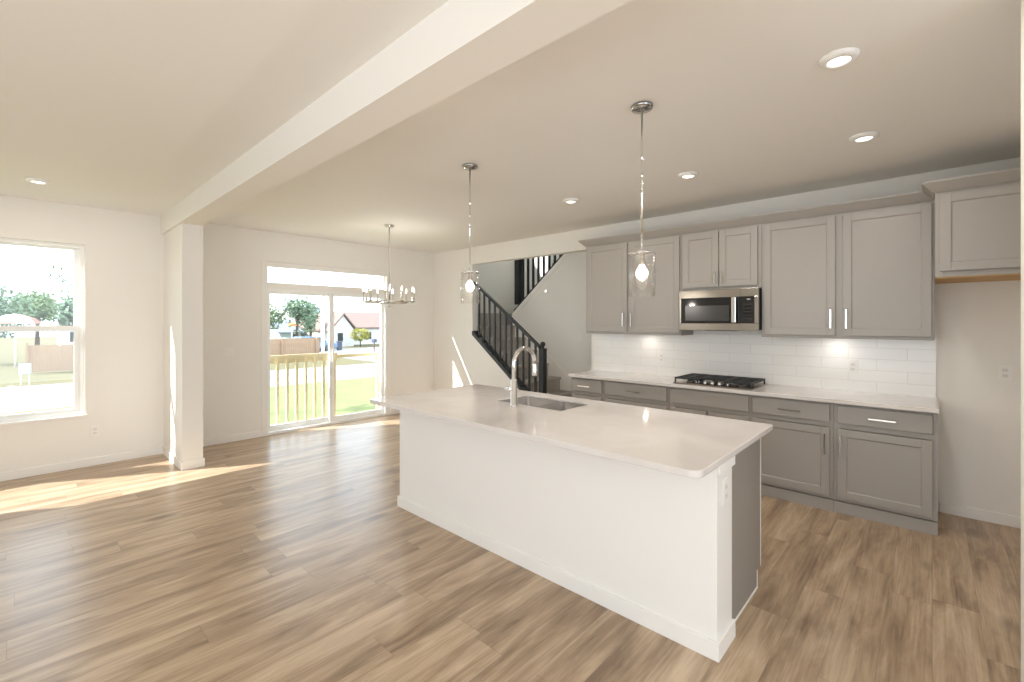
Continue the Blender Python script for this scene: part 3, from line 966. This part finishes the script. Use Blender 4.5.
plate('light_switch', 'white switch plate on the tile under the first wall cabinet beside the stair opening', 'switch', (K - 0.010, 2.765, 1.12), '-x', kind='switch')
plate('electrical_outlet', 'white outlet on the wall of the empty fridge alcove', 'outlet', (K, -0.402, 1.145), '-x')
plate('light_switch', 'white switch plate on the far wall between pilaster and patio door', 'switch', (1.80, W, 1.147), '-y', kind='switch', gang=2)
plate('light_switch', 'white switch plate on the stair wall behind the newel post', 'switch', (6.0, 4.06, 1.285), '-x', kind='switch')
nl = thing('wall_sensor', 'small round white sensor on the stair wall below the upper railing', 'sensor', (6.0, 4.76, 2.045))
MB().tube([(5.9995, 4.76, 2.045), (5.985, 4.76, 2.045)], [0.034, 0.03], 20).build('housing', 'plastic', nl)
emis('sensor_glow', (1, 0.95, 0.85, 1), 2.0)
MB().tube([(5.985, 4.76, 2.045), (5.981, 4.76, 2.045)], 0.02, 16).build('lens', 'sensor_glow', nl)

# ------------------------------------------------------------------ lamps
G_REC = 'recessed ceiling lights'
def can(label, x, y, proto=None):
    t = thing('recessed_light', label, 'ceiling light', (x, y, CZ), G_REC)
    MB().lathe((x, y, CZ), [(0.044, -0.0005), (0.079, -0.0005), (0.079, -0.006), (0.070, -0.018), (0.048, -0.024), (0.044, -0.018)], 36, True).build('trim_ring', 'vinyl', t)
    MB().lathe((x, y, CZ), [(0, -0.0008), (0.0438, -0.0008), (0.0438, -0.016), (0, -0.019)], 30).build('lens', 'lamp_lens', t)
    lamp('recessed_lamp', 'AREA', (x, y, CZ - 0.024), CAN_W, t, 0.1)
    return t
can('recessed ceiling light between the large pendant and the right wall, biggest in view', 2.561, 0.316)
can('recessed ceiling light above the right end of the kitchen counter', 3.761, 0.329)
can('recessed ceiling light in front of the microwave cabinet', 3.745, 1.481)
can('recessed ceiling light in front of the left pair of wall cabinets', 3.746, 2.658)
can('recessed ceiling light near the window left of the beam', 0.104, 5.65)

G_PEN = 'glass pendants over the island'
def pendant(label, x, y):
    t = thing('pendant_lamp', label, 'pendant light', (x, y, CZ), G_PEN)
    MB().lathe((x, y, CZ), [(0, -0.0005), (0.062, -0.0005), (0.062, -0.010), (0.056, -0.022), (0.012, -0.026), (0, -0.026)], 30).build('canopy', 'chrome_dark_reflection', t)
    rod = MB().tube([(x, y, CZ - 0.026), (x, y, 1.925)], 0.0062, 12).build('rod', 'chrome', t)
    for z in (2.46, 2.36, 2.26): MB().lathe((x, y, z), [(0.0066, -0.014), (0.0085, -0.012), (0.0085, 0.012), (0.0066, 0.014)], 14, True).build('coupling', 'chrome', rod)
    s = MB()
    s.lathe((x, y, 1.925), [(0, 0.012), (0.02, 0.010), (0.024, 0.0), (0.020, -0.004), (0.020, -0.07), (0.016, -0.075), (0, -0.075)], 22)
    s.build('socket', 'chrome', t)
    fr = MB()
    for k in range(3):
        a = math.radians(20 + 120 * k)
        fr.tube([(x + 0.022 * math.cos(a), y + 0.022 * math.sin(a), 1.922), (x + 0.070 * math.cos(a), y + 0.070 * math.sin(a), 1.915)], 0.004, 8)
    fr.lathe((x, y, 1.915), [(0.0690, -0.004), (0.0755, -0.004), (0.0755, 0.004), (0.0690, 0.004)], 36, True)
    fr.build('shade_ring', 'chrome', t)
    MB().lathe((x, y, 1.908), [(0.0735, 0.0), (0.0735, -0.235), (0.0695, -0.235), (0.0695, 0.0)], 48, True).build('glass_shade', 'shade_glass', t)
    MB().lathe((x, y, 1.85), [(0, 0), (0.014, 0), (0.018, -0.012), (0.030, -0.028), (0.034, -0.045), (0.030, -0.064), (0.018, -0.077), (0, -0.081)], 24).build('bulb', 'bulb', t)
    lamp('pendant_bulb_light', 'POINT', (x, y, 1.758), BULB_W, t, 0.01)
    return t
pendant('glass cylinder pendant over the cooktop end of the island, the larger one', 2.385, 1.205)
pendant('glass cylinder pendant in front of the stair opening, the smaller one', 2.385, 2.652)

hx, hy, hz = 3.16, 5.03, 1.775
ch = thing('chandelier', 'chrome ring chandelier with candle bulbs in front of the patio door', 'chandelier', (hx, hy, CZ))
MB().lathe((hx, hy, CZ), [(0, -0.0005), (0.065, -0.0005), (0.065, -0.012), (0.055, -0.024), (0.012, -0.028), (0, -0.028)], 28).build('canopy', 'nickel', ch)
MB().tube([(hx, hy, CZ - 0.028), (hx, hy, 2.03), (hx, hy, 2.02), (hx, hy, 1.74)], [0.007, 0.007, 0.012, 0.012], 12).build('rod', 'nickel', ch)
MB().lathe((hx, hy, 1.74), [(0, 0.02), (0.022, 0.015), (0.022, -0.01), (0.010, -0.025), (0, -0.03)], 16).build('finial', 'chrome', ch)
MB().lathe((hx, hy, hz), [(0.305, -0.008), (0.32, -0.008), (0.32, 0.010), (0.305, 0.010)], 48, True).build('ring', 'nickel', ch)
for k in range(5):
    a = math.radians(14 + 72 * k)
    MB().tube([(hx + 0.018 * math.cos(a), hy + 0.018 * math.sin(a), hz - 0.005), (hx + 0.306 * math.cos(a), hy + 0.306 * math.sin(a), hz)], 0.0055, 8).build('arm', 'nickel', ch)
for k in range(10):
    a = math.radians(14 + 36 * k)
    px, py = hx + 0.3125 * math.cos(a), hy + 0.3125 * math.sin(a)
    cn = MB().lathe((px, py, hz + 0.010), [(0, 0), (0.022, 0.0), (0.024, 0.006), (0.011, 0.010), (0.011, 0.120), (0, 0.120)], 14).build('candle', 'nickel', ch)
    MB().lathe((px, py, hz + 0.130), [(0, 0), (0.007, 0.0), (0.011, 0.018), (0.010, 0.034), (0.004, 0.055), (0, 0.064)], 14).build('candle_bulb', 'flame', cn)
lamp('chandelier_light', 'POINT', (hx + 0.08, hy, 1.98), 12.0, ch, 0.05)

# under-cabinet puck lights
for lab, y in (('small round light under the left pair of wall cabinets', 2.42), ('small round light under the right pair of wall cabinets', 0.62)):
    t = thing('under_cabinet_light', lab, 'cabinet light', (K - 0.15, y, UB + 0.005))
    MB().lathe((K - 0.15, y, UB + 0.005), [(0, -0.0005), (0.034, -0.0005), (0.034, -0.010), (0.028, -0.012), (0, -0.012)], 22).build('housing', 'nickel', t)
    MB().lathe((K - 0.15, y, UB - 0.007), [(0, -0.0002), (0.025, -0.0002), (0.025, -0.002), (0, -0.002)], 20).build('lens', 'lamp_lens', t)
    lamp('puck_lamp', 'AREA', (K - 0.15, y, UB - 0.012), 0.42, t, 0.05)

# ------------------------------------------------------------------ staircase
RS, RN, NY = 0.21, 0.25, 3.94             # riser, run, first nosing
st = thing('staircase', 'grey carpeted staircase rising behind the black railing', 'staircase', (5.6, 4.0, 0))
SXa, SXb = SX0 + 0.002, 5.998
for k in range(1, 8):
    y0 = NY + RN * (k - 1)
    s = MB()
    s.prism([(SXa, y0, RS * k - 0.035), (SXa, y0 + 0.025, RS * k - 0.045), (SXa, y0 + 0.025, 0 if k < 3 else RS * (k - 2)), (SXa, y0 + RN + 0.0245, 0 if k < 3 else RS * (k - 2)), (SXa, y0 + RN + 0.0245, RS * k), (SXa, y0 + 0.012, RS * k), (SXa, y0 + 0.002, RS * k - 0.01)], (SXb - SXa, 0, 0))
    s.build('step', 'carpet', st)
yl = NY + RN * 7
MB().box(SXa, SWX - 0.002, yl + 0.026, W - 0.002, RS * 8 - 0.25, RS * 8).build('landing', 'carpet', st)
sk_ = MB()
def nz(y): return RS + (y - NY) * RS / RN
sk_.prism([(5.985, NY - 0.12, 0), (5.985, NY + 0.3, 0), (5.985, 5.53, nz(5.53) - 0.3), (5.985, 5.53, nz(5.53) + 0.13), (5.985, NY - 0.12, nz(NY - 0.12) + 0.13)], (0.0145, 0, 0))
tag(sk_.build('trim_stair_skirt', 'trim'), None, None, None, 'structure')
# wall between the two flights, its top following the upper flight
def zu(y): return 1.688 + 0.836 * (5.522 - y)
cw = MB()
cw.prism([(6.0, SY0, 0), (6.0, 5.535, 0), (6.0, 5.535, zu(5.535)), (6.0, SY0, zu(SY0))], (0.1, 0, 0))
struct('wall_stair', cw, 'wall', label='white wall between the two stair flights')
tm = MB()
tm.prism([(5.99, SY0 + 0.01, zu(SY0 + .01) - 0.09), (5.99, 5.535, zu(5.535) - 0.09), (5.99, 5.535, zu(5.535) - 0.002), (5.99, SY0 + 0.01, zu(SY0 + .01) - 0.002)], (0.0095, 0, 0))
struct('trim_upper_flight', tm, 'trim')
fl = MB()
for k in range(1, 10):
    y1 = yl - RN * (k - 1) - 0.22
    fl.box(6.102, SWX - 0.002, y1 - RN, y1, RS * (8 + k) - 0.3, RS * (8 + k))
tag(fl.build('upper_flight', 'carpet', st))

# lower railing
rl = thing('stair_railing', 'black wooden railing with ball-topped newel along the lower stair flight', 'railing', (K + 0.06, 4.1, 0))
RXC = K + 0.055
yb0, yb1 = 4.15, OJ - 0.001
sb = MB()
sb.prism([(K - 0.012, yb0, zl(yb0) - 0.005), (K - 0.012, yb1, zl(yb1) - 0.005), (K - 0.012, yb1, zl(yb1) + 0.06), (K - 0.012, yb0, zl(yb0) + 0.06)], (0.0115, 0, 0))
sb.prism([(K + 0.0, yb0, zl(yb0) + 0.001), (K + 0.0, yb1, zl(yb1) + 0.001), (K + 0.0, yb1, zl(yb1) + 0.06), (K + 0.0, yb0, zl(yb0) + 0.06)], (0.119, 0, 0))
sb.build('stringer_cap', 'black', rl)
def zr(y): return 1.125 + 0.725 * (y - 4.096)
hr = MB()
hr.prism([(RXC - 0.03, 4.14, zr(4.14) - 0.02), (RXC - 0.03, yb1, zr(yb1) - 0.02), (RXC - 0.022, yb1, zr(yb1) + 0.024), (RXC - 0.022, 4.14, zr(4.14) + 0.024)], (0.052, 0, 0))
hr.build('handrail', 'black', rl, 0.006)
for k in range(11):
    y = 4.235 + 0.1195 * k
    MB().box(RXC - 0.013, RXC + 0.013, y - 0.013, y + 0.013, zl(y) + 0.048, zr(y) - 0.01).build('baluster', 'black', rl)
nw = MB()
nx, ny = RXC, 4.10
nw.box(nx - 0.042, nx + 0.042, ny - 0.042, ny + 0.042, 0, 1.13)
no = nw.build('newel_post', 'black', rl, 0.004)
MB().box(nx - 0.047, nx + 0.047, ny - 0.047, ny + 0.047, 1.1305, 1.148).build('cap', 'black', no, 0.005)
MB().lathe((nx, ny, 1.148), [(0, 0), (0.03, 0.0), (0.022, 0.012), (0.018, 0.024), (0.030, 0.036), (0.038, 0.054), (0.038, 0.072), (0.028, 0.090), (0, 0.100)], 24).build('ball_finial', 'black', no)
# upper railing
ur = thing('stair_railing', 'black upper stair railing sloping up under the header', 'railing', (6.05, 5.44, zu(5.44)))
ya, yb = 3.6, 5.50
u = MB()
u.prism([(6.0 - 0.006, ya, zu(ya) + 0.0005), (6.0 - 0.006, yb, zu(yb) + 0.0005), (6.0 - 0.006, yb, zu(yb) + 0.032), (6.0 - 0.006, ya, zu(ya) + 0.032)], (0.104, 0, 0))
u.build('shoe_rail', 'black', ur)
MB().box(6.002, 6.098, 5.385, 5.49, zu(5.385) + 0.033, 3.0).build('newel_post', 'black', ur, 0.003)
for k in range(15):
    y = 5.325 - 0.1175 * k
    if y < ya + 0.05: break
    MB().box(6.034, 6.066, y - 0.016, y + 0.016, zu(y) + 0.046, zu(y) + 0.90).build('baluster', 'black', ur)
u = MB()
u.prism([(6.02, ya, zu(ya) + 0.9), (6.02, 5.384, zu(5.384) + 0.9), (6.02, 5.384, zu(5.384) + 0.96), (6.02, ya, zu(ya) + 0.96)], (0.06, 0, 0))
u.build('handrail', 'black', ur)

# ------------------------------------------------------------------ outdoors
GZ = -1.2
struct('ground', MB().box(-60, 90, W + WT, 120, GZ - 0.3, GZ - 0.02), 'dry_grass')
struct('lawn', MB().box(-40, 60, W + WT, 20.4, GZ - 0.019, GZ), 'grass', label='green lawn outside the patio door')
struct('road', MB().box(-60, 90, 20.4, 27.0, GZ - 0.019, GZ + 0.004), 'concrete', label='pale road beyond the lawn')
struct('driveway', MB().box(16.6, 40, 27.0, 44, GZ - 0.019, GZ + 0.002), 'concrete')

# guard rail outside the patio door
gr = thing('guard_rail', 'pale wooden guard rail with pickets right outside the patio door', 'railing', (3.2, 6.95, -0.4))
GYR = 6.93
MB().box(2.15, 3.42, GYR, GYR + 0.04, 0.93, 1.045).build('top_rail', 'pine', gr, 0.003)
MB().box(3.42, 4.9, GYR, GYR + 0.04, 0.955, 1.012).build('top_rail', 'pine', gr, 0.003)
MB().box(2.15, 4.9, GYR, GYR + 0.04, -0.38, -0.2).build('rim_board', 'pine', gr)
for k in range(9):
    x = 2.245 + 0.134 * k
    if 3.3 < x: break
    MB().box(x - 0.018, x + 0.018, GYR - 0.034, GYR - 0.0005, -0.36, 0.985).build('picket', 'pine', gr)
MB().box(3.29, 3.35, GYR - 0.09, GYR - 0.0005, -0.38, 0.95).build('post', 'pine', gr)
MB().box(4.09, 4.125, GYR - 0.034, GYR - 0.0005, -0.36, 0.95).build('picket', 'pine', gr)

# white rail fence by the road
rf = thing('rail_fence', 'low white three-rail fence on the lawn beside the road', 'fence', (0, 20.0, GZ))
for k in range(10):
    MB().box(-8 + 1.55 * k, -7.88 + 1.55 * k, 19.96, 20.08, GZ, GZ + 0.82).build('post', 'vinyl', rf)
for z in (0.18, 0.44, 0.70): MB().box(-8, 6.0, 19.93, 19.958, GZ + z, GZ + z + 0.10).build('rail', 'vinyl', rf)
# privacy fence
pf = thing('privacy_fence', 'brown wooden privacy fence across the road', 'fence', (8, 35, GZ))
b = MB()
x = 0.2
while x < 15.7:
    b.box(x, x + 0.135, 35.0, 35.02, GZ + 0.05, GZ + 1.50 + random.uniform(-0.02, 0.02)); x += 0.142
b.build('boards', 'fence_wood', pf)
for k in range(7): MB().box(0.2 + 2.55 * k, 0.3 + 2.55 * k, 34.89, 34.99, GZ - 0.02, GZ + 1.62).build('post', 'fence_wood', pf)

def tree(label, x, y, z0, h, r, leaf, sc=(1, 1, 0.8), n=900, ls=0.16):
    t = thing('tree', label, 'tree', (x, y, z0), 'trees beyond the fence')
    MB().tube([(x, y, z0), (x + 0.05, y, z0 + h * 0.5), (x, y, z0 + h * 0.75)], [0.16, 0.12, 0.06], 8).build('trunk', 'bark', t)
    f = MB()
    zc = z0 + h - r * sc[2]
    for k in range(9):
        a = random.uniform(0, 6.28); q = random.uniform(0, 0.6) * r
        f.leafs((x + math.cos(a) * q * sc[0], y + math.sin(a) * q * sc[1], zc + random.uniform(-0.45, 0.45) * r * sc[2]), r * 0.62, n // 9, ls, sc)
    f.build('crown', leaf, t)
    return t
G0 = GZ - 0.02
tree('full green tree behind the fence, seen through the left patio door panel', 18.1, 45, G0, 5.4, 2.3, 'leaf', n=1500)
tree('paler green tree at the left edge of the patio door view', 15.6, 47, G0, 4.7, 2.0, 'leaf_light', n=1200)
tree('tall dark narrow tree beside the white pole', 21.6, 50, G0, 5.0, 2.0, 'leaf', sc=(0.45, 0.45, 1.0), n=700)
tree('bushy green tree seen in the lower left of the window', -1.4, 45, G0, 5.2, 2.4, 'leaf', n=1700)
tree('taller green tree above the fence in the window', 0.9, 52, G0, 5.9, 2.3, 'leaf_light', n=1700)
tree('dark tree beside the white house in the window', 2.3, 38, G0, 4.2, 1.2, 'leaf', n=800)
nt_ = thing('tree', 'tree with thin hanging leafy branches at the top of the window', 'tree', (2.0, 16, GZ), 'trees beyond the fence')
MB().tube([(2.0, 16, GZ), (2.05, 16, 1.5), (1.9, 16, 3.6)], [0.14, 0.11, 0.07], 8).build('trunk', 'bark', nt_)
f = MB().leafs((1.9, 16, 4.0), 1.1, 500, 0.09, (1, 1, 0.7)); f.leafs((0.75, 16, 2.72), 0.4, 26, 0.06, (1, 0.6, 0.5)); f.leafs((1.0, 16, 2.35), 0.3, 14, 0.05, (0.7, 0.6, 0.8))
f.tube([(1.9, 16, 3.5), (1.2, 16, 3.05), (0.55, 16, 2.75)], [0.03, 0.02, 0.008], 6)
f.build('crown', 'leaf', nt_)

def house(label, x0, x1, y0, y1, zw, zr_, wall, roof, gable_x=True, windows=()):
    t = thing('house', label, 'house', ((x0 + x1) / 2, (y0 + y1) / 2, G0))
    w_ = MB().box(x0, x1, y0, y1, G0, zw)
    if gable_x:   # ridge along X
        ym = (y0 + y1) / 2
        w_.prism([(x0, y0, zw), (x0, y1, zw), (x0, ym, zr_)], (x1 - x0, 0, 0))
        r = MB(); e = 0.3
        r.prism([(x0 - e, y0 - e, zw - 0.15), (x0 - e, ym, zr_ + 0.05), (x0 - e, y1 + e, zw - 0.15), (x0 - e, y1 + e, zw + 0.0), (x0 - e, ym, zr_ + 0.2), (x0 - e, y0 - e, zw)], (x1 - x0 + 2 * e, 0, 0))
    else:         # gable faces -Y
        xm = (x0 + x1) / 2
        w_.prism([(x0, y0, zw), (x1, y0, zw), (xm, y0, zr_)], (0, y1 - y0, 0))
        r = MB(); e = 0.3
        r.prism([(x0 - e, y0 - e, zw - 0.2), (xm, y0 - e, zr_ + 0.05), (x1 + e, y0 - e, zw - 0.2), (x1 + e, y0 - e, zw - 0.02), (xm, y0 - e, zr_ + 0.22), (x0 - e, y0 - e, zw - 0.02)], (0, y1 - y0 + 2 * e, 0))
    w_.build('wall', wall, t); r.build('roof', roof, t)
    for (a, b2, c2, d) in windows:
        MB().box(a, b2, y0 - 0.03, y0 - 0.001, c2, d).build('window', 'dark_window', t)
    return t
house('white gabled house wing seen through the right patio door panel', 23.0, 25.6, 48, 58, 0.7, 2.3, 'siding', 'shingle', False, [(23.7, 24.3, -0.6, 0.3)])
house('long white house with brownish roof through the right patio door panel', 26.3, 33.5, 51, 60, 0.85, 2.6, 'siding', 'shingle', True, [(26.8, 27.5, -0.6, 0.3), (28.5, 29.5, -0.6, 0.3)])
house('pale blue-green house with grey roof behind the white pole', 19.9, 22.2, 54, 62, 0.35, 1.6, 'siding_green', 'shingle_grey', True, [(21.3, 21.8, -0.5, 0.1)])
house('grey-roofed house farthest away above the brown roof', 27.0, 33.0, 66, 74, 1.6, 3.6, 'siding', 'shingle_grey', True)
house('white house at the right edge of the window view', 2.65, 7.9, 58, 68, 1.5, 3.6, 'siding', 'shingle_grey', False, [(3.1, 3.7, -0.3, 0.6)])

def car(label, x, y, m):
    t = thing('car', label, 'car', (x, y, G0), 'parked cars beyond the fence')
    L_ = 2.1
    b = MB()
    prof = [(-L_, 0.3), (L_, 0.3), (L_, 0.75), (L_ - 0.9, 0.88), (L_ - 1.5, 1.38), (-L_ + 0.9, 1.4), (-L_ + 0.25, 0.95), (-L_, 0.85)]
    b.prism([(x + p, y - 0.85, G0 + q) for p, q in prof], (0, 1.7, 0))
    b.build('body', m, t, 0.08)
    MB().prism([(x + p, y - 0.86, G0 + q) for p, q in ((L_ - 1.1, 0.92), (L_ - 1.55, 1.32), (-L_ + 0.95, 1.32), (-L_ + 0.5, 0.95))], (0, 1.72, 0)).build('window', 'dark_window', t)
    for s in (-1.25, 1.25): MB().tube([(x + s, y - 0.88, G0 + 0.33), (x + s, y + 0.88, G0 + 0.33)], 0.33, 14).build('wheel', 'rubber', t)
car('white car parked beyond the left end of the patio door view', 14.6, 40, 'car_white')
car('blue car parked under the green tree', 18.2, 42, 'car_blue')
ru = thing('patio_umbrella', 'wide faded red and white umbrella beyond the fence in the window view', 'umbrella', (-0.2, 40, G0))
MB().tube([(-0.2, 40, G0), (-0.2, 40, 1.9)], 0.04, 8).build('pole', 'vinyl', ru)
for k in range(8):
    m_ = MB(); a0, a1 = math.pi * k / 4, math.pi * (k + 1) / 4
    rr = [(0.0, 2.0), (0.45, 1.9), (0.9, 1.68), (1.15, 1.42)]
    for (r0, z0), (r1, z1) in zip(rr, rr[1:]):
        q = [(-0.2 + r * math.cos(a_), 40 + r * math.sin(a_), z) for r, z, a_ in ((r0, z0, a0), (r1, z1, a0), (r1, z1, a1), (r0, z0, a1))]
        if r0 == 0: q = q[:3]
        vs = [m_.bm.verts.new(p) for p in q]; m_.bm.faces.new(vs)
    o_ = m_.build('canopy_panel', 'car_red' if k % 2 else 'siding', ru)
    md = o_.modifiers.new('thick', 'SOLIDIFY'); md.thickness = 0.01
um = thing('patio_umbrella', 'small orange umbrella beyond the fence under the tree', 'umbrella', (17.1, 43.6, G0))
MB().tube([(17.1, 43.6, G0), (17.1, 43.6, 1.1)], 0.03, 8).build('pole', 'vinyl', um)
MB().lathe((17.1, 43.6, 1.45), [(0, 0), (0.2, -0.06), (0.5, -0.28), (0.48, -0.29), (0, -0.05)], 12).build('canopy', 'orange', um)
po = thing('utility_pole', 'tall white pole in front of the dark narrow tree', 'pole', (15.15, 33, G0))
MB().tube([(15.15, 33, G0), (15.15, 33, 3.4)], 0.13, 10).build('shaft', 'vinyl', po)
MB().lathe((15.15, 33, 3.4), [(0, 0.12), (0.16, 0.05), (0.16, 0)], 10).build('cap', 'vinyl', po)
bn = thing('trash_bin', 'dark blue trash bin on the driveway', 'bin', (20.9, 42, G0))
MB().box(20.7, 21.1, 41.8, 42.2, G0 + 0.05, G0 + 0.8).build('body', 'bin_blue', bn, 0.03)
MB().box(20.66, 21.14, 41.76, 42.24, G0 + 0.8, G0 + 0.87).build('lid', 'bin_blue', bn, 0.02)
mb_ = thing('mailbox', 'dark mailbox on a post at the edge of the driveway', 'mailbox', (21.1, 36, G0))
MB().box(21.06, 21.14, 35.96, 36.04, G0, G0 + 0.95).build('post', 'bark', mb_)
MB().box(20.95, 21.25, 35.75, 36.2, G0 + 0.95, G0 + 1.25).build('box', 'bin_blue', mb_, 0.05)
sb_ = thing('shrub', 'round yellow shrub in front of the long white house', 'shrub', (25.3, 46, G0))
MB().tube([(25.3, 46, G0), (25.3, 46, G0 + 0.7)], 0.06, 6).build('stem', 'bark', sb_)
MB().leafs((25.3, 46, 0.1), 0.85, 500, 0.13, (1.3, 1, 0.9)).build('foliage', 'leaf_yellow', sb_)
sg = thing('yard_sign', 'pale blue yard sign standing before the fence in the window view', 'sign', (0.15, 29, G0))
MB().box(-0.05, 0.33, 29, 29.03, -0.75, -0.28).build('board', 'sign_blue', sg)
for s in (0.0, 0.26): MB().box(s, s + 0.03, 29.031, 29.06, G0, -0.3).build('post', 'vinyl', sg)
